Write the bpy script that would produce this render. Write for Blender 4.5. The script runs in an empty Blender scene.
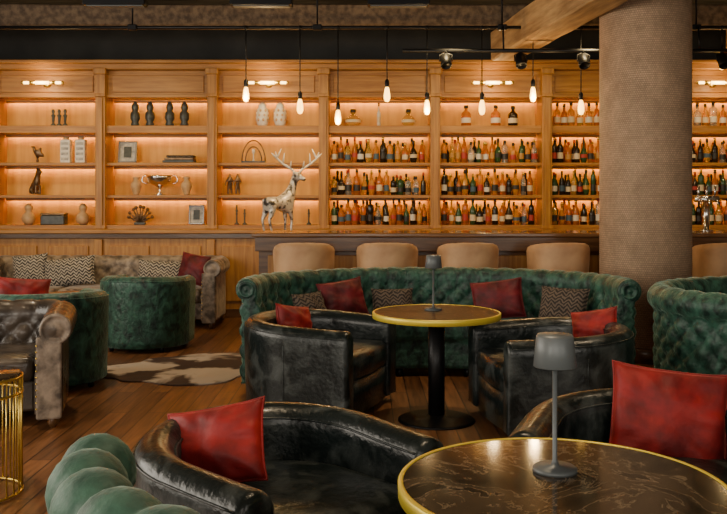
import bpy, bmesh, math, random
from mathutils import Vector, Matrix, Euler
random.seed(7)
pi = math.pi
scene = bpy.context.scene

# ------------------------------------------------------------------ materials
def mat(name, col, col2=None, rough=.5, metal=0, nscale=5, stretch=(1,1,1), bump=0, bscale=60,
        coat=0, sheen=0, sheencol=None, trans=0, emis=None, es=0, lo=.35, hi=.65, detail=5, rough2=None, alpha=1, ior=1.45, dist=0, bdist=.01):
    m = bpy.data.materials.new(name); m.use_nodes = True
    nt = m.node_tree; N = nt.nodes; L = nt.links
    p = N['Principled BSDF']
    c = lambda x: (x[0], x[1], x[2], 1)
    p.inputs['Base Color'].default_value = c(col)
    p.inputs['Roughness'].default_value = rough
    p.inputs['Metallic'].default_value = metal
    p.inputs['Coat Weight'].default_value = coat
    p.inputs['Coat Roughness'].default_value = .15
    p.inputs['Transmission Weight'].default_value = trans
    p.inputs['IOR'].default_value = ior
    if sheen:
        p.inputs['Sheen Weight'].default_value = sheen
        p.inputs['Sheen Roughness'].default_value = .35
        p.inputs['Sheen Tint'].default_value = c(sheencol or col)
    if emis:
        p.inputs['Emission Color'].default_value = c(emis)
        p.inputs['Emission Strength'].default_value = es
    if col2 or bump:
        tc = N.new('ShaderNodeTexCoord'); mp = N.new('ShaderNodeMapping')
        mp.inputs['Scale'].default_value = stretch
        L.new(tc.outputs['Object'], mp.inputs['Vector'])
    if col2:
        nz = N.new('ShaderNodeTexNoise'); nz.inputs['Scale'].default_value = nscale
        nz.inputs['Detail'].default_value = detail; nz.inputs['Distortion'].default_value = dist
        L.new(mp.outputs[0], nz.inputs['Vector'])
        r = N.new('ShaderNodeValToRGB')
        r.color_ramp.elements[0].position = lo; r.color_ramp.elements[1].position = hi
        r.color_ramp.elements[0].color = c(col); r.color_ramp.elements[1].color = c(col2)
        L.new(nz.outputs['Fac'], r.inputs['Fac']); L.new(r.outputs[0], p.inputs['Base Color'])
        if rough2 is not None:
            mr = N.new('ShaderNodeMapRange'); mr.inputs[1].default_value = lo; mr.inputs[2].default_value = hi
            mr.inputs[3].default_value = rough; mr.inputs[4].default_value = rough2
            L.new(nz.outputs['Fac'], mr.inputs[0]); L.new(mr.outputs[0], p.inputs['Roughness'])
    if bump:
        n2 = N.new('ShaderNodeTexNoise'); n2.inputs['Scale'].default_value = bscale; n2.inputs['Detail'].default_value = 4
        L.new(mp.outputs[0], n2.inputs['Vector'])
        bp = N.new('ShaderNodeBump'); bp.inputs['Strength'].default_value = bump; bp.inputs['Distance'].default_value = bdist
        L.new(n2.outputs['Fac'], bp.inputs['Height']); L.new(bp.outputs[0], p.inputs['Normal'])
    return m

def floor_mat():
    m = mat('floor_planks', (.1,.05,.03)); nt = m.node_tree; N = nt.nodes; L = nt.links; p = N['Principled BSDF']
    tc = N.new('ShaderNodeTexCoord'); mp = N.new('ShaderNodeMapping'); mp.inputs['Rotation'].default_value = (0,0,math.radians(90))
    L.new(tc.outputs['Object'], mp.inputs['Vector'])
    b = N.new('ShaderNodeTexBrick'); b.inputs['Scale'].default_value = 1
    b.inputs['Brick Width'].default_value = 1.7; b.inputs['Row Height'].default_value = .13
    b.inputs['Mortar Size'].default_value = .004; b.inputs['Mortar Smooth'].default_value = .2
    b.inputs['Color1'].default_value = (.24,.1,.037,1); b.inputs['Color2'].default_value = (.12,.05,.019,1)
    b.inputs['Mortar'].default_value = (.02,.01,.006,1); b.offset = .37
    L.new(mp.outputs[0], b.inputs['Vector'])
    m2 = N.new('ShaderNodeMapping'); m2.inputs['Scale'].default_value = (14,1,1); L.new(tc.outputs['Object'], m2.inputs['Vector'])
    nz = N.new('ShaderNodeTexNoise'); nz.inputs['Scale'].default_value = 2.5; nz.inputs['Detail'].default_value = 8
    L.new(m2.outputs[0], nz.inputs['Vector'])
    mr = N.new('ShaderNodeMapRange'); mr.inputs[1].default_value=.3; mr.inputs[2].default_value=.7; mr.inputs[3].default_value=.55; mr.inputs[4].default_value=1.35
    L.new(nz.outputs['Fac'], mr.inputs[0])
    mx = N.new('ShaderNodeVectorMath'); mx.operation='SCALE'
    L.new(b.outputs['Color'], mx.inputs[0]); L.new(mr.outputs[0], mx.inputs['Scale']); L.new(mx.outputs[0], p.inputs['Base Color'])
    p.inputs['Roughness'].default_value = .33
    bp = N.new('ShaderNodeBump'); bp.inputs['Strength'].default_value=.25; bp.inputs['Distance'].default_value=.004
    L.new(nz.outputs['Fac'], bp.inputs['Height']); L.new(bp.outputs[0], p.inputs['Normal'])
    return m

def marble_mat(name='dark_marble', spec=.4, rough=.09, k=1):
    m = mat(name, (.05,.035,.025), rough=rough); nt=m.node_tree; N=nt.nodes; L=nt.links; p=N['Principled BSDF']
    p.inputs['Specular IOR Level'].default_value=spec
    tc = N.new('ShaderNodeTexCoord')
    n1 = N.new('ShaderNodeTexNoise'); n1.inputs['Scale'].default_value=4.2; n1.inputs['Detail'].default_value=10; n1.inputs['Roughness'].default_value=.62; n1.inputs['Distortion'].default_value=.9
    L.new(tc.outputs['Object'], n1.inputs['Vector'])
    r = N.new('ShaderNodeValToRGB'); cr=r.color_ramp
    cr.elements[0].position=.3; cr.elements[0].color=(.012*k,.011*k,.008*k,1)
    cr.elements[1].position=.8; cr.elements[1].color=(.035*k,.026*k,.017*k,1)
    for pos,c in ((.44,(.028,.022,.015,1)),(.49,(.06,.042,.026,1)),(.5,(.2,.145,.09,1)),(.51,(.05,.036,.023,1)),(.6,(.075,.053,.033,1)),(.61,(.24,.17,.11,1)),(.62,(.025,.02,.014,1))):
        e=cr.elements.new(pos); e.color=(c[0]*k,c[1]*k,c[2]*k,1)
    L.new(n1.outputs['Fac'], r.inputs['Fac']); L.new(r.outputs[0], p.inputs['Base Color'])
    return m

def column_mat():
    m = mat('woven_column_clad', (.3,.22,.14), rough=.75); nt=m.node_tree; N=nt.nodes; L=nt.links; p=N['Principled BSDF']
    tc = N.new('ShaderNodeTexCoord')
    sx = N.new('ShaderNodeSeparateXYZ'); L.new(tc.outputs['Object'], sx.inputs[0])
    at = N.new('ShaderNodeMath'); at.operation='ARCTAN2'; L.new(sx.outputs['Y'], at.inputs[0]); L.new(sx.outputs['X'], at.inputs[1])
    cb = N.new('ShaderNodeCombineXYZ'); L.new(at.outputs[0], cb.inputs['X']); L.new(sx.outputs['Z'], cb.inputs['Y'])
    mp = N.new('ShaderNodeMapping'); mp.inputs['Scale'].default_value=(1,2.4,1); L.new(cb.outputs[0], mp.inputs['Vector'])
    b = N.new('ShaderNodeTexBrick'); b.inputs['Scale'].default_value=17; b.inputs['Brick Width'].default_value=.8; b.inputs['Row Height'].default_value=.8
    b.inputs['Mortar Size'].default_value=.12; b.inputs['Mortar Smooth'].default_value=1
    b.inputs['Color1'].default_value=(.74,.5,.32,1); b.inputs['Color2'].default_value=(.6,.4,.255,1); b.inputs['Mortar'].default_value=(.4,.26,.16,1)
    L.new(mp.outputs[0], b.inputs['Vector'])
    nz=N.new('ShaderNodeTexNoise'); nz.inputs['Scale'].default_value=6; L.new(tc.outputs['Object'], nz.inputs['Vector'])
    mr=N.new('ShaderNodeMapRange'); mr.inputs[3].default_value=.65; mr.inputs[4].default_value=1.3; L.new(nz.outputs['Fac'], mr.inputs[0])
    mx=N.new('ShaderNodeVectorMath'); mx.operation='SCALE'; L.new(b.outputs['Color'], mx.inputs[0]); L.new(mr.outputs[0], mx.inputs['Scale'])
    L.new(mx.outputs[0], p.inputs['Base Color'])
    bp=N.new('ShaderNodeBump'); bp.inputs['Strength'].default_value=.8; bp.inputs['Distance'].default_value=.012; bp.invert=True
    L.new(b.outputs['Fac'], bp.inputs['Height']); L.new(bp.outputs[0], p.inputs['Normal'])
    return m

def zig_mat(name, c1, c2, sc=38):
    """woven chevron: rows of zigzag lines"""
    m = mat(name, c1, rough=.85, sheen=.2); nt=m.node_tree; N=nt.nodes; L=nt.links; p=N['Principled BSDF']
    tc=N.new('ShaderNodeTexCoord'); sx=N.new('ShaderNodeSeparateXYZ'); L.new(tc.outputs['Object'], sx.inputs[0])
    pp=N.new('ShaderNodeMath'); pp.operation='PINGPONG'; pp.inputs[1].default_value=.035; L.new(sx.outputs['X'],pp.inputs[0])
    ad=N.new('ShaderNodeMath'); ad.operation='ADD'; L.new(sx.outputs['Z'],ad.inputs[0]); L.new(pp.outputs[0],ad.inputs[1])
    nz=N.new('ShaderNodeTexNoise'); nz.inputs['Scale'].default_value=25; L.new(tc.outputs['Object'],nz.inputs['Vector'])
    ms=N.new('ShaderNodeMath'); ms.operation='MULTIPLY_ADD'; ms.inputs[1].default_value=.04; L.new(nz.outputs['Fac'],ms.inputs[0]); L.new(ad.outputs[0],ms.inputs[2])
    sn=N.new('ShaderNodeMath'); sn.operation='MULTIPLY'; sn.inputs[1].default_value=2*pi*sc; L.new(ms.outputs[0],sn.inputs[0])
    s2=N.new('ShaderNodeMath'); s2.operation='SINE'; L.new(sn.outputs[0],s2.inputs[0])
    mr=N.new('ShaderNodeMapRange'); mr.inputs[1].default_value=-1; mr.inputs[2].default_value=1; L.new(s2.outputs[0],mr.inputs[0])
    r=N.new('ShaderNodeValToRGB'); r.color_ramp.elements[0].position=.4; r.color_ramp.elements[1].position=.6
    r.color_ramp.elements[0].color=(*c1,1); r.color_ramp.elements[1].color=(*c2,1)
    L.new(mr.outputs[0], r.inputs['Fac']); L.new(r.outputs[0], p.inputs['Base Color'])
    return m

M = {}
M['floor'] = floor_mat(); M['marble'] = marble_mat(); M['marble_dim'] = marble_mat('dark_marble_dimmed', .05, .3, .8); M['column'] = column_mat()  # second marble is the same stone, darkened and dulled to cut reflected shelf glow
M['wood'] = mat('honey_oak', (.29,.12,.022), (.44,.21,.043), rough=.42, nscale=3, stretch=(9,9,.8), bump=.1, bscale=20)
M['woodh'] = mat('honey_oak_rail', (.29,.12,.022), (.44,.205,.043), rough=.42, nscale=3, stretch=(.8,9,9), bump=.1, bscale=20)
M['panel'] = mat('oak_back_panel', (.45,.235,.04), (.58,.33,.065), rough=.55, nscale=2, stretch=(6,6,.7))
M['wooddk'] = mat('walnut_bar', (.075,.032,.011), (.16,.075,.028), rough=.3, nscale=3, stretch=(.8,9,9), coat=.3)
M['bartop'] = mat('polished_bar_top', (.12,.055,.02), (.24,.12,.05), rough=.18, nscale=3, stretch=(.6,7,7), coat=.5)
M['beam'] = mat('old_timber', (.26,.145,.06), (.52,.33,.15), rough=.65, nscale=3, stretch=(5,.7,5), bump=.5, bscale=12)
M['beamx'] = mat('old_timber_cross', (.08,.052,.033), (.2,.135,.08), rough=.75, nscale=3, stretch=(.7,5,5), bump=.5, bscale=12)
M['ceil'] = mat('dark_ceiling_boards', (.06,.052,.043), (.15,.13,.1), rough=.8, nscale=3, stretch=(.6,7,1))
M['darkwall'] = mat('charcoal_plaster', (.028,.028,.026), (.045,.044,.04), rough=.85, nscale=2)
M['wallp'] = mat('warm_grey_plaster', (.22,.19,.155), (.27,.24,.195), rough=.85, nscale=2)
M['green'] = mat('green_velvet', (.0025,.016,.012), (.042,.135,.092), rough=.46, nscale=13, stretch=(1.2,1.2,.9), sheen=.45, sheencol=(.5,.75,.62), bump=.5, bscale=26, lo=.36, hi=.74, detail=10, dist=.5, bdist=.02)  # lighter mottling paints the crushed pile's highlights into the colour
M['green2'] = mat('sage_velvet', (.012,.048,.031), (.055,.135,.09), rough=.6, nscale=14, sheen=.4, sheencol=(.6,.78,.65), bump=.4, bscale=36, detail=9)
M['leather'] = mat('black_leather', (.006,.0105,.0105), (.07,.082,.078), rough=.3, rough2=.5, nscale=8, bump=.4, bscale=40, coat=.12, lo=.46, hi=.82, detail=14, dist=.6)
M['brownl'] = mat('espresso_leather', (.02,.015,.011), (.075,.055,.04), rough=.27, rough2=.45, nscale=6, bump=.25, bscale=50, coat=.2, detail=9)
M['silver_v'] = mat('mushroom_velvet', (.07,.052,.038), (.32,.25,.185), rough=.5, nscale=12, sheen=.4, sheencol=(.85,.75,.65), bump=.4, bscale=25, detail=8, dist=.3)
M['red'] = mat('red_velvet', (.12,.0015,.003), (.3,.008,.008), rough=.6, nscale=9, sheen=.35, sheencol=(1,.2,.14), bump=.4, bscale=22, detail=9)
M['redd'] = mat('burgundy_velvet', (.05,.0015,.004), (.15,.006,.012), rough=.6, nscale=9, sheen=.3, sheencol=(.9,.15,.15), bump=.4, bscale=22, detail=9)
M['tan'] = mat('tan_velvet', (.46,.25,.12), (.64,.39,.2), rough=.6, nscale=4, sheen=.3, sheencol=(1,.8,.6), bump=.1)
M['brass'] = mat('brushed_brass', (.78,.55,.12), rough=.28, metal=.9)
M['brassr'] = mat('brass_rim', (.78,.6,.06), rough=.4, metal=.35)
M['black'] = mat('black_metal', (.012,.012,.013), rough=.4, metal=.6)
M['grey'] = mat('gunmetal_lacquer', (.115,.127,.13), rough=.42, metal=.2)
M['steel'] = mat('polished_steel', (.75,.72,.68), rough=.18, metal=1)
M['led'] = mat('led_strip', (1,.5,.1), emis=(1,.5,.06), es=30)
M['bulb'] = mat('amber_bulb', (1,.6,.25), emis=(1,.55,.1), es=7)
M['fil'] = mat('sconce_glow', (1,.7,.4), emis=(1,.6,.16), es=10)
M['cream'] = mat('cream_ceramic', (.6,.53,.43), (.75,.7,.6), rough=.4, nscale=20)
M['tanc'] = mat('tan_ceramic', (.4,.24,.11), (.55,.35,.18), rough=.5, nscale=15)
M['dkc'] = mat('dark_ceramic', (.025,.03,.03), (.06,.065,.06), rough=.35, nscale=20)
M['bronze'] = mat('bronze', (.1,.06,.03), (.22,.14,.08), rough=.35, metal=.7, nscale=20)
M['paper'] = mat('print_paper', (.55,.5,.42), (.25,.25,.25), rough=.7, nscale=18)
M['zig'] = zig_mat('zigzag_weave', (.03,.027,.024), (.4,.35,.28), 26)
M['zigd'] = zig_mat('dark_weave', (.022,.017,.014), (.12,.088,.066), 30)
M['hide'] = mat('cowhide', (.04,.02,.013), (.42,.35,.28), rough=.85, nscale=1.7, sheen=.2, lo=.47, hi=.52, detail=4, dist=.4)
M['deer'] = mat('silvered_deer', (.06,.05,.04), (.7,.62,.5), rough=.3, metal=.25, nscale=18, lo=.38, hi=.5, detail=3)
GL = [mat('glass_amber', (.85,.38,.05), rough=.06, trans=.6), mat('glass_whisky', (.65,.2,.025), rough=.06, trans=.5),
      mat('glass_clear', (.95,.88,.74), rough=.05, trans=.85), mat('glass_dark', (.02,.012,.006), rough=.1),
      mat('glass_green', (.04,.09,.03), rough=.08, trans=.3), mat('glass_gold', (.9,.55,.12), rough=.06, trans=.7)]
LB = [mat('label_cream', (.6,.48,.3), rough=.7), mat('label_white', (.62,.56,.45), rough=.7), mat('label_red', (.35,.03,.018), rough=.6),
      mat('label_black', (.02,.017,.014), rough=.5), mat('label_ochre', (.4,.2,.04), rough=.6), mat('label_blue', (.05,.09,.13), rough=.6)]

# ------------------------------------------------------------------ mesh builder
class B:
    def __init__(s): s.v=[]; s.f=[]; s.mi=[]; s.sm=[]; s.mats=[]
    def m(s, mt):
        if mt not in s.mats: s.mats.append(mt)
        return s.mats.index(mt)
    def add(s, vs, fs, mt, smooth=True, T=None):
        o=len(s.v); k=s.m(mt)
        for v in vs:
            v=Vector(v)
            if T is not None: v=T@v
            s.v.append(v)
        for f in fs: s.f.append([i+o for i in f]); s.mi.append(k); s.sm.append(smooth)
    def box(s, c, d, mt, bev=0, T=None, seg=2, smooth=None):
        bm=bmesh.new(); bmesh.ops.create_cube(bm, size=1)
        for v in bm.verts: v.co=Vector((v.co.x*d[0], v.co.y*d[1], v.co.z*d[2]))
        if bev: bmesh.ops.bevel(bm, geom=bm.edges[:], offset=min(bev, min(d)*.45), segments=seg, affect='EDGES', profile=.5)
        bm.verts.index_update()
        C=Matrix.Translation(c)
        s.add([v.co.copy() for v in bm.verts], [[v.index for v in f.verts] for f in bm.faces], mt, bool(bev and seg>2) if smooth is None else smooth, (T@C) if T is not None else C)
        bm.free()
    def lathe(s, prof, mt, c=(0,0,0), seg=16, T=None, smooth=True, caps=True):
        vs=[]; fs=[]; n=len(prof)
        for r,z in prof:
            for j in range(seg):
                a=2*pi*j/seg; vs.append((c[0]+r*math.cos(a), c[1]+r*math.sin(a), c[2]+z))
        for i in range(n-1):
            for j in range(seg):
                k=(j+1)%seg; fs.append([i*seg+j, i*seg+k, (i+1)*seg+k, (i+1)*seg+j])
        if caps and prof[0][0]>1e-4: fs.append(list(range(seg))[::-1])
        if caps and prof[-1][0]>1e-4: fs.append([(n-1)*seg+j for j in range(seg)])
        s.add(vs, fs, mt, smooth, T)
    def tube(s, pts, r, mt, seg=8, T=None, closed=False):
        pts=[Vector(p) for p in pts]; n=len(pts); vs=[]; fs=[]
        up=None
        for i,p in enumerate(pts):
            if closed: t=(pts[(i+1)%n]-pts[i-1])
            else: t=pts[min(i+1,n-1)]-pts[max(i-1,0)]
            t.normalize()
            if up is None:
                up=Vector((0,0,1)) if abs(t.z)<.9 else Vector((1,0,0))
            up=(up-t*up.dot(t)).normalized(); b=t.cross(up)
            rr=r[i] if isinstance(r,(list,tuple)) else r
            for j in range(seg):
                a=2*pi*j/seg; vs.append(p+up*rr*math.cos(a)+b*rr*math.sin(a))
        for i in range(n if closed else n-1):
            i2=(i+1)%n
            for j in range(seg):
                k=(j+1)%seg; fs.append([i*seg+j, i2*seg+j, i2*seg+k, i*seg+k])
        if not closed: fs.append(list(range(seg))); fs.append([(n-1)*seg+j for j in range(seg)][::-1])
        s.add(vs, fs, mt, True, T)
    def ell(s, c, r, mt, seg=14, rings=9, T=None):
        prof=[(max(1e-5,math.sin(pi*i/rings)), -math.cos(pi*i/rings)) for i in range(rings+1)]
        S=Matrix.Translation(c)@Matrix.Diagonal((r[0],r[1],r[2],1))
        s.lathe(prof, mt, seg=seg, T=(T@S) if T is not None else S)
    def slab(s, poly, levels, mt, T=None):
        n=len(poly); cx=sum(p[0] for p in poly)/n; cy=sum(p[1] for p in poly)/n; vs=[]; fs=[]
        for z,k in levels:
            for p in poly: vs.append((cx+(p[0]-cx)*k, cy+(p[1]-cy)*k, z))
        m=len(levels)
        for i in range(m-1):
            for j in range(n):
                k=(j+1)%n; fs.append([i*n+j,i*n+k,(i+1)*n+k,(i+1)*n+j])
        fs.append(list(range(n))[::-1]); fs.append([(m-1)*n+j for j in range(n)])
        s.add(vs, fs, mt, True, T)
    def pillow(s, w, h, t, mt, T=None, n=26):
        vs=[]; fs=[]; ph=random.uniform(0,6)
        for side in (1,-1):
            o=len(vs)
            for i in range(n+1):
                for j in range(n+1):
                    u=-1+2*i/n; v=-1+2*j/n
                    th=max(0,(1-u*u))**.45*max(0,(1-v*v))**.45
                    pin=1-.07*(1-abs(u)**3)*(abs(v)**2) ; pin2=1-.07*(1-abs(v)**3)*(abs(u)**2)
                    # soft creases running in from the corners
                    ang=math.atan2(v,u); rr=math.hypot(u,v)
                    wr=.014*math.sin(5*u+3*v+ph)*math.sin(4*v-2*u)*th+.008*math.sin(13*ang+ph)*rr*rr*th
                    vs.append((u*w/2*pin2, side*(t/2*th+wr), v*h/2*pin))
            for i in range(n):
                for j in range(n):
                    q=[o+i*(n+1)+j, o+(i+1)*(n+1)+j, o+(i+1)*(n+1)+j+1, o+i*(n+1)+j+1]
                    fs.append(q if side==1 else q[::-1])
        s.add(vs, fs, mt, True, T)
    def done(s, name, loc=(0,0,0), rz=0, rot=None, weld=False, parent=None):
        me=bpy.data.meshes.new(name); me.from_pydata([tuple(v) for v in s.v], [], s.f)
        for mt in s.mats: me.materials.append(mt)
        me.polygons.foreach_set('material_index', s.mi); me.polygons.foreach_set('use_smooth', s.sm); me.update()
        bm=bmesh.new(); bm.from_mesh(me)
        if weld: bmesh.ops.remove_doubles(bm, verts=bm.verts, dist=.0005)
        bmesh.ops.recalc_face_normals(bm, faces=bm.faces); bm.to_mesh(me); bm.free()
        ob=bpy.data.objects.new(name, me); scene.collection.objects.link(ob); ob.location=loc
        ob.rotation_euler=rot if rot else (0,0,rz)
        if parent: ob.parent=parent
        return ob

# ------------------------------------------------------------------ sweeps
def finish_path(pts, step):
    P=[Vector(p) for p in pts]; s=[0]
    for a,b in zip(P[:-1],P[1:]): s.append(s[-1]+(b-a).length)
    n=max(4,int(s[-1]/step)); res=[]; k=0
    for i in range(n+1):
        t=s[-1]*i/n
        while k<len(s)-2 and s[k+1]<t: k+=1
        f=(t-s[k])/max(1e-9,(s[k+1]-s[k])); res.append((P[k].lerp(P[k+1],f), t))
    fin=[]
    for i,(p,t) in enumerate(res):
        d=(res[min(i+1,n)][0]-res[max(i-1,0)][0]).normalized()
        fin.append((p, Vector((-d.y,d.x)), d, t))
    return fin
def path_U(R,L,step=.04,pinch=0):
    pts=[(-R+pinch*(1-i/8),-L+L*i/8) for i in range(8)]
    pts+=[(-R*math.cos(a),R*math.sin(a)) for a in [pi*i/40 for i in range(41)]]
    pts+=[(R-pinch*(i/8),-L*i/8) for i in range(1,9)]
    return finish_path(pts,step)
def path_ell(cx,cy,a,b,t0,t1,step=.025):
    n=160; pts=[]
    for i in range(n+1):
        t=math.radians(t0+(t1-t0)*i/n); pts.append((cx+a*math.cos(t), cy+b*math.sin(t)))
    return finish_path(pts,step)
def path_rr(w,d,r,step=.025):
    pts=[(-w/2,-d/2),(-w/2,d/2-r)]
    pts+=[(-w/2+r-r*math.cos(a), d/2-r+r*math.sin(a)) for a in [pi/2*i/10 for i in range(1,11)]]
    pts+=[(w/2-r+r*math.sin(a), d/2-r+r*math.cos(a)) for a in [pi/2*i/10 for i in range(0,11)]]
    pts.append((w/2,-d/2)); return finish_path(pts,step)
def prof_res(pts, step):
    out=[]; n=len(pts)
    for i in range(n):
        a=pts[i]; b=pts[(i+1)%n]; L=math.hypot(b[0]-a[0],b[1]-a[1]); k=max(1,int(round(L/(step if a[2]!='p' else .08))))
        for j in range(k): f=j/k; out.append((a[0]+(b[0]-a[0])*f, a[1]+(b[1]-a[1])*f, a[2]))
    return out
def sweep(b, path, prof, mt, disp=None, dz=None, capr=0, T=None):
    n=len(prof); area=sum(prof[i][0]*prof[(i+1)%n][1]-prof[(i+1)%n][0]*prof[i][1] for i in range(n))
    sg=1 if area>0 else -1; nr=[]; arc=[0]
    for i in range(n):
        a=prof[i-1]; c=prof[(i+1)%n]; d=Vector((c[0]-a[0],c[1]-a[1])); d.normalize() if d.length>0 else None
        nr.append((d.y*sg,-d.x*sg)); 
        if i: arc.append(arc[-1]+math.hypot(prof[i][0]-prof[i-1][0],prof[i][1]-prof[i-1][1]))
    frames=[]; 
    if capr:
        p,nn,t,s=path[0]
        for k in (4,3,2,1): a=k/4*pi/2; frames.append((p-t*capr*math.sin(a),nn,s-capr*math.sin(a),capr*(1-math.cos(a))))
    for p,nn,t,s in path: frames.append((p,nn,s,0))
    if capr:
        p,nn,t,s=path[-1]
        for k in (1,2,3,4): a=k/4*pi/2; frames.append((p+t*capr*math.sin(a),nn,s+capr*math.sin(a),capr*(1-math.cos(a))))
    vs=[]; fs=[]; S=path[-1][3]
    for p,nn,s,ins in frames:
        zz=dz(max(0,min(1,s/S))) if dz else 0
        for i,(o,z,tag) in enumerate(prof):
            e=-ins+(disp(s,arc[i],tag) if disp else 0)
            oo=o+nr[i][0]*e; z2=z+nr[i][1]*e
            k=max(0,min(1,(z-.3)/.3)); z2+=zz*k
            vs.append((p.x+nn.x*oo, p.y+nn.y*oo, z2))
    m=len(frames)
    for i in range(m-1):
        for j in range(n):
            k=(j+1)%n; fs.append([i*n+j,i*n+k,(i+1)*n+k,(i+1)*n+j])
    fs.append(list(range(n))); fs.append([(m-1)*n+j for j in range(n)][::-1])
    b.add(vs,fs,mt,True,T)

def tuft(W=.19,H=.17,dep=.04,rolld=.014,outer=True):
    def f(s,a,tag):
        if tag=='t' or (tag=='o' and outer):
            x=s/W; y=a/H
            h=(abs(math.sin(pi*(x+y)))*abs(math.sin(pi*(x-y))))**.45
            return dep*(h-.7)
        if tag=='r':
            return rolld*(abs(math.sin(pi*s/W))**.5-.7)
        if tag=='c':
            return .008*(abs(math.sin(pi*s/.6))**.15-1)
        return 0
    return f
def roll_prof(h,rr,step,thick=.12,z0=.38,zb=.05,over=.0):
    cz=h-rr; pts=[(-thick,z0,'t'),(-rr*.97+over,cz-.03,'r')]
    for i in range(0,12):
        a=math.radians(180-i*20); pts.append((over+rr*math.cos(a), cz+rr*math.sin(a),'r'))
    pts+=[(.045,cz-rr*.9,'o'),(.045,zb,'p'),(-thick,zb,'p')]
    return prof_res(pts,step)
def seat_prof(d0,d1,z=.46,zb=.07):
    return prof_res([(-d0,zb,'p'),(-d0,z,'c'),(-d1+.05,z,'c'),(-d1+.01,z-.015,'c'),(-d1-.0,z-.06,'c'),(-d1+.005,z-.14,'c'),(-d1+.03,z-.16,'o'),(-d1+.03,zb,'p')],.03)

def booth(name, cx,cy,a,b_,t0,t1, mt, h=.86, seatd=.6, step=.022, rr=.09, W=.165, rolld=.014):
    b=B(); p=path_ell(cx,cy,a,b_,t0,t1,step)
    sweep(b,p,roll_prof(h,rr,step),mt,disp=tuft(W=W,H=.155,rolld=rolld),capr=.02)
    p2=path_ell(cx,cy,a,b_,t0,t1,.05)
    sweep(b,p2,seat_prof(.11,seatd),mt,disp=tuft(outer=False),capr=.02)
    for q in (p[0],p[-1]):
        sgn=-1 if q is p[0] else 1
        c=Vector((q[0].x,q[0].y,h-rr))+Vector((q[2].x,q[2].y,0))*sgn*.02
        ang=math.atan2(q[2].y*sgn,q[2].x*sgn)
        T=Matrix.Translation(c)@Matrix.Rotation(ang,4,'Z')@Matrix.Rotation(pi/2,4,'Y')
        b.lathe([(rr*.75,-.01),(rr*.72,.012),(rr*.5,.016),(rr*.46,.008),(rr*.15,.012),(.0001,.02)],mt,T=T,seg=20)
    for k in range(6):
        q=p2[int((len(p2)-1)*(.04+.92*k/5))]
        for o in (0,-seatd+.08):
            b.lathe([(.03,0),(.035,.07)],M['black'],(q[0].x+q[1].x*o,q[0].y+q[1].y*o,0),10)
    return b.done(name)

def tub_chair(name, mt, loc, face, R=.42, L=.36, th=.075, h=.62, rise=.035, seatmt=None, piping=True):
    b=B(); p=path_U(R,L,.04,pinch=.03)
    pr=[(-th,.16,'p'),(-th,h-th,'x')]
    for i in range(1,10): a=math.radians(180-i*20+0); pr.append((th*math.cos(a),h-th+th*math.sin(a),'x'))
    pr=pr+[(th,h-th-.02,'x'),(th*.8,.05,'p'),(-th,.05,'p')]
    dz=lambda t: rise*max(0,math.sin(pi*t))**1.5
    sweep(b,p,prof_res(pr,.06),mt,dz=dz,capr=.03)
    for off,zz in ((th*.93,h-th*.62),(-th*.93,h-th*.62)):
        b.tube([(q[0].x+q[1].x*off,q[0].y+q[1].y*off,zz+dz(q[3]/p[-1][3])) for q in p],.005,mt,6)
    for fr in (.2,.8):
        q=p[int(fr*(len(p)-1))]
        b.tube([(q[0].x+q[1].x*(th*(.81+.17*k/5)),q[0].y+q[1].y*(th*(.81+.17*k/5)),.07+(h-th-.1)*k/5) for k in range(6)],.004,mt,6)
    ri=R-th*.9
    poly=[(-ri,-L-.0)]+[(-ri*math.cos(a),ri*math.sin(a)) for a in [pi*i/20 for i in range(21)]]+[(ri,-L-.0)]
    poly+=[(ri*(1-2*k/8),-L-.035*math.sin(pi*k/8)) for k in range(1,8)]
    b.slab(poly,[(.05,.985),(.27,.985)],mt)
    b.slab(poly,[(.275,.95),(.29,.985),(.33,1),(.39,1),(.425,.985),(.445,.93),(.455,.8),(.46,.4)],seatmt or mt)
    for x,y in ((-.3,-.28),(.3,-.28),(-.25,.28),(.25,.28)): b.lathe([(.02,0),(.028,.06)],M['black'],(x,y,0),8)
    return b.done(name,(loc[0],loc[1],0),math.radians(face+90))

def chesterfield(name, mt, armmt, seatmt, loc, rz, w, d, h=.78, step=.024):
    b=B(); p=path_rr(w-.24,d-.1,.22,step)
    sweep(b,p,roll_prof(h,.1,step,thick=.13,z0=.36,zb=.1),mt,disp=tuft(W=.18,H=.16,outer=False),capr=.015)
    for q,sgn in ((p[0],-1),(p[-1],1)):
        c=Vector((q[0].x,q[0].y-.018,h-.1))
        T=Matrix.Translation(c)@Matrix.Rotation(pi/2,4,'X')
        b.lathe([(.098,-.02),(.098,.012),(.085,.02),(.08,.012),(.05,.012),(.04,.02),(.0001,.028)],armmt,T=T,seg=24)
        b.box((q[0].x+(-.04 if sgn>0 else .04),q[0].y-.02,(h-.08)/2),(.155,.03,h-.22),armmt,.012)
        for k in range(11): b.ell((q[0].x+(-.115 if sgn>0 else .115),q[0].y-.036,.14+.04*k),(.006,.006,.006),M['brass'],6,4)
    iw=w-.24-.26
    b.box((0,-.02,.2),(iw,d-.3,.2),mt,.02)
    n=max(2,round(iw/.75)); cw=iw/n
    for k in range(n): b.box((-iw/2+cw*(k+.5),-.05,.375),(cw-.01,d-.24,.16),seatmt,.05,seg=4)
    for x in (-w/2+.14,w/2-.14,0):
        for y in (-d/2+.1,d/2-.1): b.lathe([(.02,0),(.035,.03),(.03,.1)],M['wooddk'],(x,y,0),10)
    return b.done(name,(loc[0],loc[1],0),rz)

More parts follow.
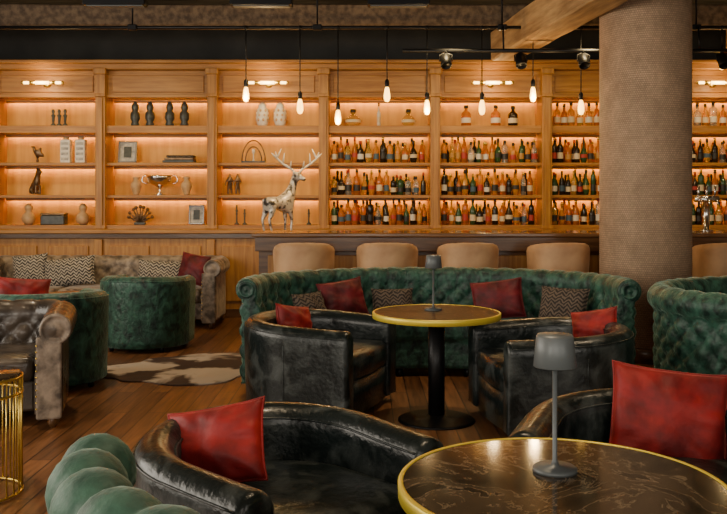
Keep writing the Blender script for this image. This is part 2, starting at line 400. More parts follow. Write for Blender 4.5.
def cushion(name, mt, loc, size, rot, t=.15):
    b=B(); w,h=size; b.pillow(w,h,t,mt)
    pts=[]
    n=18
    def edge(u,v):
        pin=1-.07*(1-abs(u)**3)*(abs(v)**2); pin2=1-.07*(1-abs(v)**3)*(abs(u)**2); return (u*w/2*pin2,0,v*h/2*pin)
    for i in range(n): pts.append(edge(-1+2*i/n,-1))
    for i in range(n): pts.append(edge(1,-1+2*i/n))
    for i in range(n): pts.append(edge(1-2*i/n,1))
    for i in range(n): pts.append(edge(-1,1-2*i/n))
    b.tube(pts,.005,mt,6,closed=True)
    return b.done(name,loc,rot=tuple(math.radians(a) for a in rot),weld=True)

# ------------------------------------------------------------------ room shell
XL,XR,YF,YB,ZC=-6.3,6.7,-3.0,11.3,4.0
def simple(name, c, d, mt, bev=0):
    b=B(); b.box((0,0,0),d,mt,bev); return b.done(name,c)
simple('floor',((XL+XR)/2,(YF+YB)/2,-.05),(XR-XL+.4,YB-YF+.4,.1),M['floor'])
simple('ceiling',((XL+XR)/2,(YF+YB)/2,ZC+.05),(XR-XL+.4,YB-YF+.4,.1),M['ceil'])
simple('wall_back',((XL+XR)/2,YB+.05,ZC/2),(XR-XL+.4,.1,ZC),M['darkwall'])
simple('wall_left',(XL-.05,(YF+YB)/2,ZC/2),(.1,YB-YF,ZC),M['wallp'])
simple('wall_right',(XR+.05,(YF+YB)/2,ZC/2),(.1,YB-YF,ZC),M['wallp'])
simple('baseboard_left',(XL+.012,(YF+10.5)/2,.07),(.024,10.5-YF,.14),M['wooddk'],.004)
simple('baseboard_right',(XR-.012,(YF+10.5)/2,.07),(.024,10.5-YF,.14),M['wooddk'],.004)
b=B(); wins=[(-4,2.6),(0,2.6),(4,2.6)]
b.box(((XL+XR)/2,YF,.35),(XR-XL,.2,.7),M['wallp']); b.box(((XL+XR)/2,YF,3.7),(XR-XL,.2,.6),M['wallp'])
ed=[XL]+[e for c,w in wins for e in (c-w/2,c+w/2)]+[XR]
for i in range(0,len(ed),2): b.box(((ed[i]+ed[i+1])/2,YF,2.05),(ed[i+1]-ed[i],.2,2.7),M['wallp'])
b.done('wall_front')
for i,(c,w) in enumerate(wins):
    b=B()
    for x in (-w/2+.03,-w/6,w/6,w/2-.03): b.box((x,0,0),(.05,.07,2.7),M['black'])
    for z in (-1.32,-.4,.45,1.32): b.box((0,0,z),(w,.07,.05),M['black'])
    b.done('window_%d'%(i+1),(c,YF,2.05))  # unseen windows, put in to carry the fill lights

# ------------------------------------------------------------------ display shelving (elevation units of 12.706 mm)
S=10.8/850
ex=lambda u:(u-363.5)*S
ez=lambda v:1.45-(v-202)*S
pil=[101.5+111.2*k for k in range(-2,8)]
b=B(); x0,x1=ex(pil[0]),ex(pil[-1]); xc=(x0+x1)/2; xw=x1-x0
def hb(v0,v1,y0,y1,mt,bev=.004,xa=x0,xb=x1): b.box(((xa+xb)/2,(y0+y1)/2,(ez(v0)+ez(v1))/2),(xb-xa,y1-y0,ez(v0)-ez(v1)),mt,bev)
hb(66,240,11.16,11.2,M['panel'],0)
hb(70,97,10.86,11.16,M['woodh'])
hb(64,70,10.74,11.2,M['woodh'],.01); hb(61,64.5,10.68,11.2,M['woodh'],.01)
hb(94.5,97.5,10.8,11.16,M['woodh'])
hb(125.5,133,10.8,11.16,M['woodh']); hb(162.5,165.5,10.82,11.16,M['woodh']); hb(195,198,10.82,11.16,M['woodh']); hb(225,229,10.76,11.16,M['woodh'])
for k,u in enumerate(pil):
    x=ex(u); b.box((x,10.96,(ez(72)+ez(229))/2),(.125,.44,ez(72)-ez(229)),M['wood'],.006)
    b.box((x,10.72,(ez(98)+ez(226))/2),(.07,.02,ez(98)-ez(226)),M['wood'],.004)
    b.box((x,10.74,ez(72)),(.16,.08,.08),M['wood'],.01); b.box((x,10.74,ez(96)),(.145,.06,.04),M['wood'],.01); b.box((x,10.74,ez(227)),(.15,.06,.05),M['wood'],.01)
    if k<len(pil)-1:
        xa=ex(pil[k])+.07; xb=ex(pil[k+1])-.07
        b.box(((xa+xb)/2,10.85,(ez(75)+ez(92))/2),(xb-xa-.1,.02,ez(75)-ez(92)),M['woodh'],.008)
        for v in (98,133.4,165.9,198.4):
            # strip tucked behind a slim pelmet so only its wash shows on the panel
            b.box(((xa+xb)/2,11.115,ez(v)-.011),(xb-xa-.04,.022,.012),M['led'])
            b.box(((xa+xb)/2,11.095,ez(v)-.012),(xb-xa,.008,.034),M['woodh'])
hb(229,233,10.6,11.2,M['woodh'],.008); hb(233,238,10.66,11.2,M['wooddk'],.006); hb(238,312,10.7,11.2,M['wood'])
for k in range(len(pil)-1):
    xa=ex(pil[k]); xb=ex(pil[k+1])
    for q in (0,1):
        c=xa+(xb-xa)*(.27+.46*q); b.box((c,10.69,.55),((xb-xa)*.36,.03,.7),M['wood'],.01)
    b.box((xa,10.68,.55),(.1,.05,.86),M['wood'],.006)
hb(308,316,10.68,11.2,M['wooddk'])
b.done('display_shelving')

for u in (46,268.5,491,713.5):
    b=B(); y=10.68
    b.tube([(-.09,0,0),(.09,0,0)],.02,M['fil'],12)
    b.lathe([(.05,0),(.05,.015),(.02,.03)],M['brass'],T=Matrix.Translation((0,.17,0))@Matrix.Rotation(pi/2,4,'X'))
    b.tube([(0,.17,0),(0,.06,0),(0,.022,0)],.012,M['brass'])
    for sx in (-1,1):
        b.tube([(sx*.09,0,0),(sx*.16,0,0),(sx*.165,0,0)],[.027,.027,.012],M['brass'],12)
        b.tube([(sx*.165,0,0),(sx*.24,0,0)],.017,M['fil'],10)
        b.ell((sx*.25,0,0),(.022,.022,.022),M['brass'])
    b.done('wall_sconce',(ex(u),y,ez(84)))
    l=bpy.data.lights.new('sconce_light','POINT'); l.energy=8; l.color=(1,.68,.3); l.shadow_soft_size=.06
    o=bpy.data.objects.new('sconce_light',l); scene.collection.objects.link(o); o.location=(ex(u),y-.1,ez(84))

# ------------------------------------------------------------------ bottles
def bottle(b, x,y,z, h, r, kind, g, lab, cap):
    sh={0:[(r,0),(r,.58),(r*.85,.66),(r*.36,.75),(r*.33,.94)],
        1:[(r,0),(r*1.02,.5),(r*.9,.6),(r*.4,.68),(r*.33,.93)],
        2:[(r*.8,0),(r*1.15,.2),(r*1.15,.42),(r*.7,.6),(r*.32,.68),(r*.32,.9)],
        3:[(r,0),(r,.72),(r*.9,.77),(r*.38,.8),(r*.36,.93)]}[kind]
    b.lathe([(rr,zz*h) for rr,zz in sh],g,(x,y,z),12)
    top=sh[-1][1]*h
    b.lathe([(r*.42,top-.02),(r*.42,h),(r*.2,h+.002)],cap,(x,y,z),10)
    R=sh[1][0]*1.03 if kind!=2 else r*1.18
    l0,l1=((.16,.4) if kind!=2 else (.22,.38))
    b.lathe([(R,l0*h),(R,l1*h)],lab,(x,y,z),12,caps=False)
for bay,(ua,ub) in enumerate(((330,430),(441,540),(552,652),(664,763))):
    b=B()
    for row,vs in enumerate((162.5,195,225)):
        z=ez(vs)+.001
        for dep in (0,1):
            x=ex(ua)+.05+dep*.04
            while x<ex(ub)-.05:
                h=random.uniform(.25,.345); r=random.uniform(.031,.042)
                if row==1 and bay==0: h=random.uniform(.22,.33)
                h=min(h,.34 if row==0 else .355)
                if row==0: h=min(h,.33)
                dark = random.random()<((.8 if row<2 else .5) if bay>=2 else .42)
                g=random.choice([GL[3],GL[3],GL[4],GL[1]]) if dark else random.choice([GL[0],GL[0],GL[1],GL[2],GL[5]])
                bottle(b,x,10.9+dep*.1,z,h,r,random.choice((0,0,1,2,3)),g,random.choice(LB[:5]+LB[:4]+[LB[5],LB[3],LB[0]]),random.choice((LB[3],LB[3],LB[3],M['brass'],LB[2])))
                x+=r*2+random.uniform(.008,.03)+dep*.03
    b.done('liquor_bottle_collection')
b=B(); z=ez(125.5)+.001
def decanter(x,r,h,g,k=2): bottle(b,x,10.95,z,h,r,k,g,random.choice(LB[:2]),LB[3])
for u,r,h,g,k in ((338,.03,.17,GL[5],3),(353,.085,.22,GL[5],2),(379,.024,.3,M['cream'],1),(409,.075,.22,GL[5],2),(467.5,.062,.27,GL[1],0),(497.5,.062,.27,GL[1],0),(515,.062,.26,GL[3],0),
                  (560,.04,.3,GL[0],0),(567,.04,.29,GL[1],1),(574,.045,.31,GL[0],0),(583,.04,.28,GL[5],3),(592,.045,.3,GL[0],1),(600,.04,.31,GL[1],0),
                  (694,.04,.32,GL[2],0),(702,.045,.3,GL[2],1),(710,.04,.29,GL[0],0),(718,.045,.31,GL[2],3),(728,.04,.28,GL[1],0)): decanter(ex(u),r,h,g,k)
b.done('decanter_collection')

# ------------------------------------------------------------------ shelf ornaments
def orn(name, prof, mt, u, v, seg=20, extra=None, y=10.95):
    b=B(); b.lathe(prof,mt,seg=seg)
    if extra: extra(b)
    return b.done(name,(ex(u),y,ez(v)+.001))
gourd=[(.04,0),(.075,.03),(.09,.08),(.07,.13),(.035,.165),(.05,.2),(.055,.23),(.03,.25),(.028,.27)]
vase=[(.035,0),(.04,.02),(.07,.1),(.065,.15),(.03,.19),(.045,.22),(.045,.235)]
fig=[(.05,0),(.055,.03),(.04,.06),(.062,.1),(.06,.17),(.035,.2),(.048,.24),(.04,.28),(.012,.32)]
chess=[(.035,0),(.035,.02),(.015,.04),(.02,.12),(.03,.14),(.012,.16),(.022,.19),(.015,.22)]
for u in (49,55,61): orn('chess_figurine',chess,M['dkc'],u,125.5,14)
for u in (132,147,167,182): orn('buddha_bust',fig,M['dkc'],u,125.5)
orn('gourd_vase',gourd,M['tanc'],24,225); orn('gourd_vase',gourd,M['tanc'],79,225)
orn('ceramic_vase',vase,M['tanc'],133,195); orn('ceramic_vase',vase,M['tanc'],184,195)
for u in (261,279):
    b=B(); b.lathe([(.05,0),(.07,.03),(.085,.12),(.08,.2),(.05,.25),(.055,.27),(.03,.3),(.0001,.31)],M['cream'],seg=20)
    for k in range(8):
        a=k*pi/4
        for zz in (.08,.14,.2): b.ell((.078*math.cos(a+zz*3),.078*math.sin(a+zz*3),zz),(.016,.016,.02),M['tanc'],8,5)
    b.done('carved_jar',(ex(u),10.95,ez(125.5)+.001))
for u in (62,77):
    b=B(); b.box((0,0,.15),(.13,.1,.3),M['cream'],.012); b.lathe([(.04,.3),(.035,.315),(.04,.325),(.02,.335)],M['tanc'])
    for k in range(4): b.box((0,-.052,.05+.066*k),(.09,.006,.035),M['paper'],.002)
    b.done('lidded_tea_jar',(ex(u),10.95,ez(162.5)+.001))
b=B(); b.box((0,0,.06),(.3,.16,.12),M['dkc'],.01); b.box((0,0,.135),(.31,.17,.025),M['bronze'],.008); b.done('lacquer_box',(ex(50),10.95,ez(225)+.001))
b=B()
for k in range(3): b.box((.01*k,0,.018+.032*k),(.4-.03*k,.2,.028),(M['dkc'],M['bronze'],M['zigd'])[k],.004)
b.done('stack_of_books',(ex(177),10.95,ez(162.5)+.001))
for u,v,w,h in ((124,162.5,.24,.28),(194,225,.2,.25)):
    b=B(); b.box((0,.01,h/2),(w-.04,.01,h-.04),M['paper']); t=.022
    for sx in (-1,1): b.box((sx*(w/2-t/2),0,h/2),(t,.025,h),M['steel'],.003)
    for zz in (t/2,h-t/2): b.box((0,0,zz),(w,.025,t),M['steel'],.003)
    b.box((0,.05,h*.35),(.03,.08,.01),M['black']); b.box((0,.0,h*.5),(w*.4,.008,h*.5),M['dkc'])
    b.done('picture_frame',(ex(u),10.95,ez(v)+.004),rot=(math.radians(-8),0,0))
b=B(); b.lathe([(.07,0),(.07,.015),(.02,.03),(.018,.09),(.05,.11),(.14,.15),(.17,.22),(.175,.25),(.165,.25),(.15,.2),(.05,.13),(.0001,.125)],M['steel'],seg=28,caps=False)
for sx in (-1,1): b.tube([(sx*(.16+.07*math.sin(a)),0,.2+.055*math.cos(a)) for a in [pi*k/8 for k in range(9)]],.009,M['steel'])
b.done('trophy_bowl',(ex(157),10.95,ez(195)+.001))
b=B(); b.box((0,0,.015),(.14,.08,.03),M['dkc'],.005)
for k in range(9):
    a=math.radians(20+17.5*k); pts=[(0,0,.02),(math.cos(a)*.08,.01*(-1)**k,.03+math.sin(a)*.09),(math.cos(a)*.16,.02*(-1)**k,.03+math.sin(a)*.2)]
    b.tube(pts,[.014,.012,.008],M['bronze']); b.ell(pts[2],(.024,.02,.024),M['bronze'],8,6); b.ell(pts[1],(.02,.018,.02),M['bronze'],8,6)
b.done('coral_sculpture',(ex(137),10.95,ez(225)+.001))
b=B(); b.box((0,0,.012),(.3,.1,.024),M['dkc'],.004)
for r in (.2,.14): b.tube([(r*math.cos(a)*.75,0,.02+r*1.35*math.sin(a)) for a in [pi*k/16 for k in range(17)]],.008,M['bronze'])
b.lathe([(.02,.02),(.008,.05),(.008,.12),(.02,.13),(.02,.18)],M['cream'])
b.done('arch_ornament',(ex(252),10.95,ez(162.5)+.001))
for u,h in ((235,.25),(243,.2),(308,.2)):
    orn('candlestick',[(.035,0),(.03,.015),(.01,.03),(.01,h*.5),(.018,h*.55),(.01,h*.6),(.02,h*.75),(.011,h*.76),(.011,h)],M['dkc'],u,225,14)

def skin(name, joints, edges, mt, loc, rz=0, sub=2, scale=1, parent=None):
    names=list(joints); me=bpy.data.meshes.new(name)
    me.from_pydata([tuple(c*scale for c in joints[n][:3]) for n in names],[(names.index(a),names.index(c)) for a,c in edges],[])
    me.materials.append(mt); ob=bpy.data.objects.new(name,me); scene.collection.objects.link(ob)
    ob.location=loc; ob.rotation_euler=(0,0,rz)
    if parent: ob.parent=parent
    m=ob.modifiers.new('skin','SKIN'); m.use_smooth_shade=True
    for i,n in enumerate(names):
        r=joints[n][3]*scale; sv=me.skin_vertices[0].data[i]; sv.radius=(r,r); sv.use_root=(i==0)
    s=ob.modifiers.new('sub','SUBSURF'); s.levels=sub; s.render_levels=sub
    return ob
hound={'pel':(0,.07,.07,.05),'sp':(0,.02,.13,.045),'ch':(0,-.04,.19,.05),'nk':(0,-.06,.26,.028),'hd':(0,-.085,.3,.032),'mz':(0,-.14,.29,.015),
 'fl':(.03,-.06,.1,.015),'fl2':(.03,-.06,.01,.014),'fr':(-.03,-.06,.1,.015),'fr2':(-.03,-.06,.01,.014),'hl':(.045,.03,.05,.028),'hl2':(.045,-.03,.012,.014),'hr':(-.045,.03,.05,.028),'hr2':(-.045,-.03,.012,.014),
 'el':(.02,-.075,.35,.008),'er':(-.02,-.075,.35,.008),'tl':(0,.14,.02,.01)}
he=[('pel','sp'),('sp','ch'),('ch','nk'),('nk','hd'),('hd','mz'),('ch','fl'),('fl','fl2'),('ch','fr'),('fr','fr2'),('pel','hl'),('hl','hl2'),('pel','hr'),('hr','hr2'),('hd','el'),('hd','er'),('pel','tl')]
skin('hound_figurine',hound,he,M['bronze'],(ex(30),10.98,ez(195)+.001),math.radians(50),1)
man={'pel':(0,0,.13,.025),'ch':(0,0,.21,.03),'nk':(0,0,.245,.012),'hd':(0,-.005,.275,.022),'ll':(.02,0,.07,.016),'lf':(.025,0,.008,.012),'rl':(-.02,0,.07,.016),'rf':(-.025,-.01,.008,.012),
 'la':(.05,-.01,.17,.011),'lh':(.03,-.05,.16,.009),'ra':(-.05,0,.17,.011),'rh':(-.06,-.02,.12,.009)}
mae=[('pel','ch'),('ch','nk'),('nk','hd'),('pel','ll'),('ll','lf'),('pel','rl'),('rl','rf'),('ch','la'),('la','lh'),('ch','ra'),('ra','rh')]
for u in (228,236): skin('bronze_figurine',man,mae,M['bronze'],(ex(u),10.95,ez(195)+.001),.3,1)
bird={'b':(0,0,.12,.04),'c':(-.03,0,.15,.03),'h':(-.05,0,.21,.02),'k':(-.085,0,.205,.005),'t':(.09,0,.09,.015),'l':(0,0,.06,.01),'f':(0,0,.006,.03),'w':(.05,0,.2,.012)}
skin('bird_figurine',bird,[('b','c'),('c','h'),('h','k'),('b','t'),('b','l'),('l','f'),('b','w')],M['bronze'],(ex(33),10.95,ez(162.5)+.001),0,1)

# ------------------------------------------------------------------ bar counter
BX0,BX1=-1.19,6.5
b=B(); w=BX1-BX0; c=(BX0+BX1)/2
b.box((c,9.4,1.1),(w,.8,.045),M['bartop'],.012); b.box((c,9.42,1.0),(w-.06,.7,.155),M['wooddk'],.008)
b.box((c,9.5,.5),(w-.1,.5,.9),M['wooddk'],.005); b.box((c,9.5,.05),(w-.2,.45,.1),M['black'])
n=12
for k in range(n):
    x=BX0+.1+(w-.2)*(k+.5)/n; b.box((x,9.245,.52),((w-.2)/n-.1,.02,.7),M['wood'],.008)
b.tube([(BX0+.1,9.1,.2),(BX1-.1,9.1,.2)],.025,M['brass'],12)
for k in range(8): x=BX0+.2+k*(w-.4)/7; b.tube([(x,9.1,.2),(x,9.26,.2)],.015,M['brass'])
b.done('bar_counter')
b=B(); b.lathe([(.07,0),(.07,.02),(.035,.03),(.035,.34),(.05,.35)],M['steel']); b.tube([(-.13,0,.36),(.13,0,.36)],.035,M['steel'],12)
for x in (-.09,0,.09):
    b.tube([(x,0,.38),(x,-.01,.42),(x,-.02,.5)],[.01,.012,.016],M['steel']); b.tube([(x,-.03,.35),(x,-.08,.34),(x,-.09,.29)],.01,M['steel'])
b.done('beer_tap',(3.75,9.3,1.1235))

def stool(x,y,rz):
    b=B(); p=path_U(.255,.1,.035,pinch=-.02)
    pr=[(-.04,.66,'x'),(-.045,.96,'x'),(-.03,1.0,'x'),(0,1.015,'x'),(.03,1.0,'x'),(.045,.96,'x'),(.03,.66,'x'),(0,.63,'x')]
    sweep(b,p,prof_res(pr,.04),M['tan'],dz=lambda t:.045*math.sin(pi*t)-.01,capr=.02,disp=lambda s,a,t:.006*(abs(math.sin(pi*s/.17))**.2-1))
    poly=[(.23*math.cos(a),.02+.23*math.sin(a)) for a in [2*pi*k/28 for k in range(28)]]
    b.slab(poly,[(.64,.95),(.66,1),(.71,1),(.735,.93),(.745,.7)],M['tan'])
    b.slab(poly,[(.61,.9),(.64,.9)],M['black'])
    for sx in (-1,1):
        for sy in (-1,1): b.tube([(sx*.15,sy*.15,.62),(sx*.21,sy*.2,0)],[.018,.012],M['wooddk'],8)
    q=[(.19,.185),(-.19,.185),(-.19,-.185),(.19,-.185)]
    for k in range(4): b.tube([(*q[k],.24),(*q[(k+1)%4],.24)],.009,M['brass'],8)
    b.done('bar_stool',(x,y,0),rz)
for x in (-.61,.24,1.07,1.99,3.68,4.5): stool(x,8.62,pi+random.uniform(-.05,.05))

# ------------------------------------------------------------------ column, beams, ceiling kit
b=B(); b.lathe([(.415,0),(.415,ZC)],M['column'],seg=64); b.lathe([(.43,0),(.43,.12),(.418,.13)],M['wooddk'],seg=64); b.done('column',(2.65,8.0,0))
def beam(name,a,c,w,h,mt):
    a=Vector(a); c=Vector(c); d=c-a; b=B(); L=d.length
    n=14; vs=[]; fs=[]
    j=lambda: random.uniform(-.008,.008)
    for i in range(n+1):
        y=-L/2+L*i/n; ch=.02
        for px,pz in ((-w/2+ch,-h/2),(w/2-ch,-h/2),(w/2,-h/2+ch),(w/2,h/2-ch),(w/2-ch,h/2),(-w/2+ch,h/2),(-w/2,h/2-ch),(-w/2,-h/2+ch)): vs.append((px+j(),y,pz+j()))
    for i in range(n):
        for k in range(8): q=(k+1)%8; fs.append([i*8+k,i*8+q,(i+1)*8+q,(i+1)*8+k])
    fs.append(list(range(8))); fs.append([n*8+k for k in range(8)])
    b.add(vs,fs,mt,False); ob=b.done(name,(a+c)/2,math.atan2(d.y,d.x)-pi/2); return ob
beam('timber_beam',(1.72,10.4,3.36),(2.4,5.2,3.36),.34,.36,M['beam'])
beam('timber_beam',(4.6,10.4,3.5),(4.6,5.2,3.5),.34,.36,M['beam'])
beam('timber_beam',(-6.2,10.25,3.68),(6.5,10.25,3.68),.24,.26,M['beamx'])
for y in (1,3.2,5.4,7.6): beam('timber_beam',(-6.2,y,3.86),(6.6,y,3.86),.24,.26,M['beamx'])
b=B()
b.tube([(-5.6,9.2,3.34),(6.2,9.2,3.34)],.018,M['black'])
b.tube([(.42,9.1,3.07),(5.8,9.1,3.07)],.022,M['black'])
b.tube([(-5.2,10.0,3.5),(3,10.0,3.5)],.014,M['black'])
for x in (-4.5,-2.5,-.5,1.5,3.6,5.6):
    b.tube([(x,9.2,3.34),(x,9.2,4.0)],.01,M['black'])
    if x>0: b.tube([(x,9.1,3.07),(x,9.14,3.34)],.01,M['black'])
    b.box((x,9.2,3.34),(.1,.06,.06),M['black'],.01)
b.done('ceiling_conduit_track')
def pendant(u,vb,lit,D=9.2):
    x=(u-363.5)*D/850; z=1.45-(vb-202)*D/850
    b=B()
    b.lathe([(.0001,0),(.02,.006),(.033,.035),(.034,.07),(.028,.12),(.02,.15),(.018,.165)],M['bulb'],seg=16)
    b.lathe([(.021,.16),(.024,.17),(.024,.225),(.012,.245),(.006,.25)],M['black'],seg=14)
    b.tube([(0,0,.25),(0,0,3.34-z)],.006,M['black'],6)
    b.lathe([(.03,0),(.03,.02),(.01,.04)],M['black'],(0,0,3.34-z-.02),12)
    b.done('pendant_bulb_light',(x,9.2,z))
    if lit:
        l=bpy.data.lights.new('pendant_glow','POINT'); l.energy=18; l.color=(1,.66,.28); l.shadow_soft_size=.04
        o=bpy.data.objects.new('pendant_glow',l); scene.collection.objects.link(o); o.location=(x,9.12,z+.02)
for i,(u,v) in enumerate(((246,102),(300,114),(338,125),(387,102),(427,115),(482,115),(533,102),(581,115),(722,70))): pendant(u,v,i%2==0)
def spot(x):
    b=B(); T=Matrix.Translation((0,-.03,-.1))@Matrix.Rotation(math.radians(-35),4,'X')
    b.lathe([(.03,-.09),(.055,-.07),(.06,.06),(.052,.07),(.05,.05),(.0001,.045)][::1],M['black'],T=T@Matrix.Rotation(pi,4,'X'),seg=20)
    b.tube([(-.065,-.03,-.1),(-.065,-.01,-.03),(0,0,0),(.065,-.01,-.03),(.065,-.03,-.1)],.007,M['black']); b.tube([(0,0,0),(0,0,.02)],.02,M['black'])
    b.done('track_spotlight',(x,9.1,3.05))
for x in (.88,1.68,2.35,3.84): spot(x)
for x in (-2.48,-1.02,.35):
    b=B(); b.box((0,0,0),(.62,.16,.1),M['black'],.01); b.box((0,0,-.055),(.56,.1,.012),M['grey'],.003)
    for sx in (-.25,.25): b.tube([(sx,0,.05),(sx,0,.52)],.006,M['black'],6)
    b.done('linear_ceiling_fixture',(x,8.5,3.46))

# ------------------------------------------------------------------ deer statue on the bar
dr=bpy.data.objects.new('deer_statue',None); scene.collection.objects.link(dr)
dr.location=(-.9,9.35,1.123); dr.rotation_euler=(0,0,math.radians(48))
D={'ch':(.07,0,.32,.088),'md':(-.04,0,.315,.076),'bl':(-.12,0,.325,.066),'hp':(-.19,0,.335,.076),'tl':(-.275,0,.36,.02),
 'nb':(.12,0,.41,.066),'nm':(.15,-.015,.5,.048),'nt':(.165,-.03,.57,.04),'hd':(.18,-.06,.615,.043),'mz':(.2,-.13,.585,.025),'ns':(.205,-.165,.57,.019),
 'fl':(.09,.045,.22,.03),'flk':(.095,.045,.12,.016),'flf':(.09,.045,.03,.012),'flh':(.1,.045,.01,.016),
 'fr':(.09,-.045,.22,.03),'frk':(.11,-.045,.12,.016),'frf':(.1,-.045,.03,.012),'frh':(.11,-.045,.01,.016),
 'hl':(-.18,.05,.24,.042),'hlk':(-.235,.05,.135,.017),'hlf':(-.215,.05,.03,.012),'hlh':(-.205,.05,.01,.016),
 'hr':(-.17,-.05,.24,.042),'hrk':(-.225,-.05,.135,.017),'hrf':(-.195,-.05,.03,.012),'hrh':(-.185,-.05,.01,.016),
 'el':(.25,-.035,.665,.014),'er':(.105,-.07,.665,.014)}
E=[('ch','md'),('md','bl'),('bl','hp'),('hp','tl'),('ch','nb'),('nb','nm'),('nm','nt'),('nt','hd'),('hd','mz'),('mz','ns'),('ch','fl'),('fl','flk'),('flk','flf'),('flf','flh'),
 ('ch','fr'),('fr','frk'),('frk','frf'),('frf','frh'),('hp','hl'),('hl','hlk'),('hlk','hlf'),('hlf','hlh'),('hp','hr'),('hr','hrk'),('hrk','hrf'),('hrf','hrh'),('hd','el'),('hd','er')]
skin('deer_body',D,E,M['deer'],(0,0,0),0,2,1,dr)
b=B()
sd=Vector((math.cos(math.radians(-35)),math.sin(math.radians(-35)),0)); fw=Vector((-sd.y,sd.x,0))*-1
for s in (-1,1):
    base=Vector((.18,-.055,.65))+sd*s*.022
    P=lambda a,f,z: base+sd*s*a+fw*f+Vector((0,0,z))
    main=[base,P(.05,-.02,.05),P(.13,-.03,.1),P(.2,-.02,.16),P(.22,.02,.23)]
    b.tube(main,[.015,.014,.013,.011,.005],M['cream'])
    for i,(da,df,dzz) in ((1,(0,.06,.08)),(2,(-.01,.03,.12)),(3,(.06,0,.06)),(3,(-.05,0,.11))):
        v=sd*s*da+fw*df+Vector((0,0,dzz))
        b.tube([main[i],main[i]+v*.6,main[i]+v],[.011,.009,.004],M['cream'],6)
for s in (-1,1): b.ell((.185+s*.035,-.09,.622),(.007,.007,.007),M['black'],8,6)
b.done('antlers_and_eyes',parent=dr)

# ------------------------------------------------------------------ tables and lamps
def table(name,x,y,top,r=.425,h=.72):
    b=B()
    b.lathe([(.0001,h-.035),(r-.012,h-.035),(r-.012,h-.001),(.0001,h-.001)],top,seg=96,smooth=False)
    b.lathe([(r-.012,h-.04),(r,h-.038),(r+.001,h-.003),(r-.003,h+.001),(r-.013,h+.0005),(r-.0125,h-.01)],M['brassr'],seg=96,caps=False)
    b.lathe([(.0001,h-.06),(.2,h-.06),(.2,h-.037),(.0001,h-.037)],M['black'],seg=40)
    b.lathe([(.055,.03),(.055,h-.05)],M['black'],seg=32)
    b.lathe([(.255,0),(.255,.008),(.24,.016),(.07,.026),(.06,.04)],M['black'],seg=64)
    return b.done(name,(x,y,0))
table('round_pedestal_table',.485,5.65,M['marble_dim']); table('round_pedestal_table',.515,2.21,M['marble'])
def lamp(x,y,z):
    b=B()
    b.lathe([(.0001,0),(.06,0),(.06,.008),(.052,.014),(.012,.017),(.0065,.03),(.0065,.3)],M['grey'],seg=40)
    b.lathe([(.046,.37),(.05,.366),(.058,.285),(.056,.283),(.048,.362),(.0001,.366)],M['grey'],seg=40,caps=False)
    b.lathe([(.0001,.372),(.046,.371),(.05,.366)],M['grey'],seg=40,caps=False)
    b.lathe([(.03,.3),(.03,.33),(.01,.34),(.0001,.34)],M['cream'],seg=20)
    b.done('cordless_table_lamp',(x,y,z))
lamp(.52,2.31,.7195); lamp(.473,5.75,.7195)

# ------------------------------------------------------------------ seating
booth('curved_chesterfield_booth',.56,6.55,1.46,1.1,180,-6,M['green'],h=.865,seatd=.62)
booth('curved_chesterfield_booth',3.2,5.75,1.15,.85,268,60,M['green'],h=.88,seatd=.5)
booth('curved_chesterfield_booth',.4,2.12,1.06,.75,0,-180,M['green2'],h=.865,seatd=.42,rr=.085,rolld=.03,W=.155,step=.016)
tub_chair('leather_tub_chair',M['leather'],(-.3,2.98),-45)
tub_chair('leather_tub_chair',M['leather'],(1.1,3.22),-118)
tub_chair('leather_tub_chair',M['leather'],(-.33,5.98),-22,R=.43,L=.4)
tub_chair('leather_tub_chair',M['leather'],(1.24,5.55),188,R=.43,L=.42)
tub_chair('velvet_barrel_chair',M['green'],(-2.17,8.5),85,h=.7,R=.37,L=.3)
tub_chair('velvet_barrel_chair',M['green'],(-2.5,6.8),120,h=.72,R=.37,L=.3)
chesterfield('chesterfield_sofa',M['silver_v'],M['silver_v'],M['silver_v'],(-3.1,10.1),0,3.0,.95,h=.79)
chesterfield('chesterfield_sofa',M['brownl'],M['silver_v'],M['brownl'],(-2.93,5.6),math.radians(16),2.0,.95,h=.74)

# cushions
cushion('red_cushion',M['red'],(-.53,3.05,.575),(.39,.29),(-26,-13,-14))
cushion('red_cushion',M['red'],(1.22,3.40,.575),(.46,.42),(-18,5,-14))
cushion('red_cushion',M['redd'],(-.17,7.1,.63),(.42,.34),(-18,-6,30))
cushion('red_cushion',M['redd'],(1.14,7.22,.62),(.44,.34),(-18,-8,-12))
cushion('red_cushion',M['red'],(-.5,6.15,.57),(.34,.27),(-18,10,50))
cushion('red_cushion',M['red'],(1.56,5.74,.59),(.34,.27),(-18,-12,-40))
cushion('patterned_cushion',M['zigd'],(-.42,6.78,.58),(.36,.3),(-18,0,55))
cushion('patterned_cushion',M['zigd'],(1.62,6.9,.6),(.42,.32),(-18,0,-38))
cushion('patterned_cushion',M['zigd'],(.25,7.28,.58),(.36,.26),(-18,0,8))
cushion('patterned_cushion',M['zig'],(-3.5,10.12,.62),(.62,.34),(-14,-6,0))
cushion('patterned_cushion',M['zig'],(-2.4,10.15,.6),(.6,.3),(-14,3,0))
cushion('red_cushion',M['redd'],(-2.0,10.0,.66),(.38,.36),(-14,8,-20))
cushion('patterned_cushion',M['zig'],(-4.0,10.2,.64),(.42,.36),(-14,-6,0))
cushion('red_cushion',M['red'],(-2.72,6.75,.68),(.42,.34),(-15,5,20))

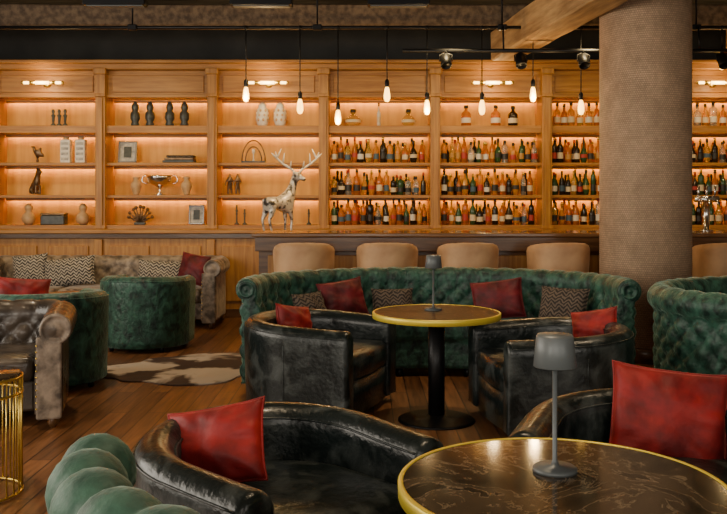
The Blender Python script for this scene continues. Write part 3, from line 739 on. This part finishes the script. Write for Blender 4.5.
# ------------------------------------------------------------------ rug, side tables
b=B(); pts=[]; n=72
for k in range(n):
    a=2*pi*k/n; r=1+.14*math.cos(4*a+.6)+.06*math.sin(7*a)+.03*math.sin(13*a+1)
    pts.append((.9*r*math.cos(a),.6*r*math.sin(a)))
b.slab(pts,[(0.001,1),(.01,1),(.013,.99),(.014,.6)],M['hide']); b.done('cowhide_rug',(-1.45,7.4,0),.3)
b=B(); R=.22; h=.6
b.lathe([(.0001,h-.012),(R-.01,h-.012),(R,h-.006),(R-.01,h),(.0001,h)],M['marble'],seg=48)
for z in (.01,h-.02,h-.1): b.tube([(R*math.cos(a),R*math.sin(a),z) for a in [2*pi*k/48 for k in range(48)]],.007,M['brass'],8,closed=True)
for k in range(28):
    a=2*pi*k/28; b.tube([(R*math.cos(a),R*math.sin(a),.01),(R*.985*math.cos(a),R*.985*math.sin(a),h*.5),(R*math.cos(a),R*math.sin(a),h-.02)],.0045,M['brass'],6)
b.done('wire_drum_side_table',(-1.93,4.22,0))
b=B(); b.lathe([(.0001,.47),(.3,.47),(.3,.5),(.0001,.5)],M['wood'],seg=40); b.lathe([(.2,0),(.2,.012),(.03,.03),(.03,.47)],M['black'],seg=24)
b.done('round_coffee_table',(-3.05,8.8,0))

# ------------------------------------------------------------------ lights
def area(name,loc,rot,sx,sy,e,col):
    l=bpy.data.lights.new(name,'AREA'); l.shape='RECTANGLE'; l.size=sx; l.size_y=sy; l.energy=e; l.color=col
    o=bpy.data.objects.new(name,l); scene.collection.objects.link(o); o.location=loc; o.rotation_euler=rot; return o
for i,(c,w) in enumerate(wins): area('window_fill_%d'%(i+1),(c,YF+.15,2.1),(pi/2,0,0),2.4,2.5,(210,110,90)[i],(1,.9,.76))  # added fill lights set in the unseen openings behind the camera
area('side_fill',(XL+.1,4,2.2),(0,-pi/2,0),2.2,6,310,(1,.9,.76))  # added fill from the left; that wall has no opening
for x,y in ((-2.4,7.5),(.6,6.6),(2.6,5.2),(-2.3,4.6),(0.2,3.4)):
    l=bpy.data.lights.new('seating_fill','SPOT'); l.energy=180; l.color=(1,.76,.48); l.spot_size=math.radians(80); l.spot_blend=.9; l.shadow_soft_size=.08  # added fill spots over the seating, no fixture modelled
    o=bpy.data.objects.new('seating_fill',l); scene.collection.objects.link(o); o.location=(x,y-.4,3.6)
for x in (-4.4,-3,-1,.9,2.4,4.4):
    l=bpy.data.lights.new('bar_wash','SPOT'); l.energy=80; l.color=(1,.72,.34); l.spot_size=math.radians(110); l.spot_blend=1; l.shadow_soft_size=.1
    o=bpy.data.objects.new('bar_wash',l); scene.collection.objects.link(o); o.location=(x,9.0,3.2); o.rotation_euler=(math.radians(42),0,0)

wd=bpy.data.worlds.new('World'); scene.world=wd; wd.use_nodes=True
wd.node_tree.nodes['Background'].inputs[0].default_value=(.75,.85,1,1); wd.node_tree.nodes['Background'].inputs[1].default_value=.5

cam=bpy.data.cameras.new('camera'); cam.sensor_width=36; cam.lens=850/727*36; cam.shift_y=-55/727; cam.clip_start=.05
co=bpy.data.objects.new('camera',cam); scene.collection.objects.link(co); co.location=(0,0,1.45); co.rotation_euler=(pi/2,0,0)
scene.camera=co
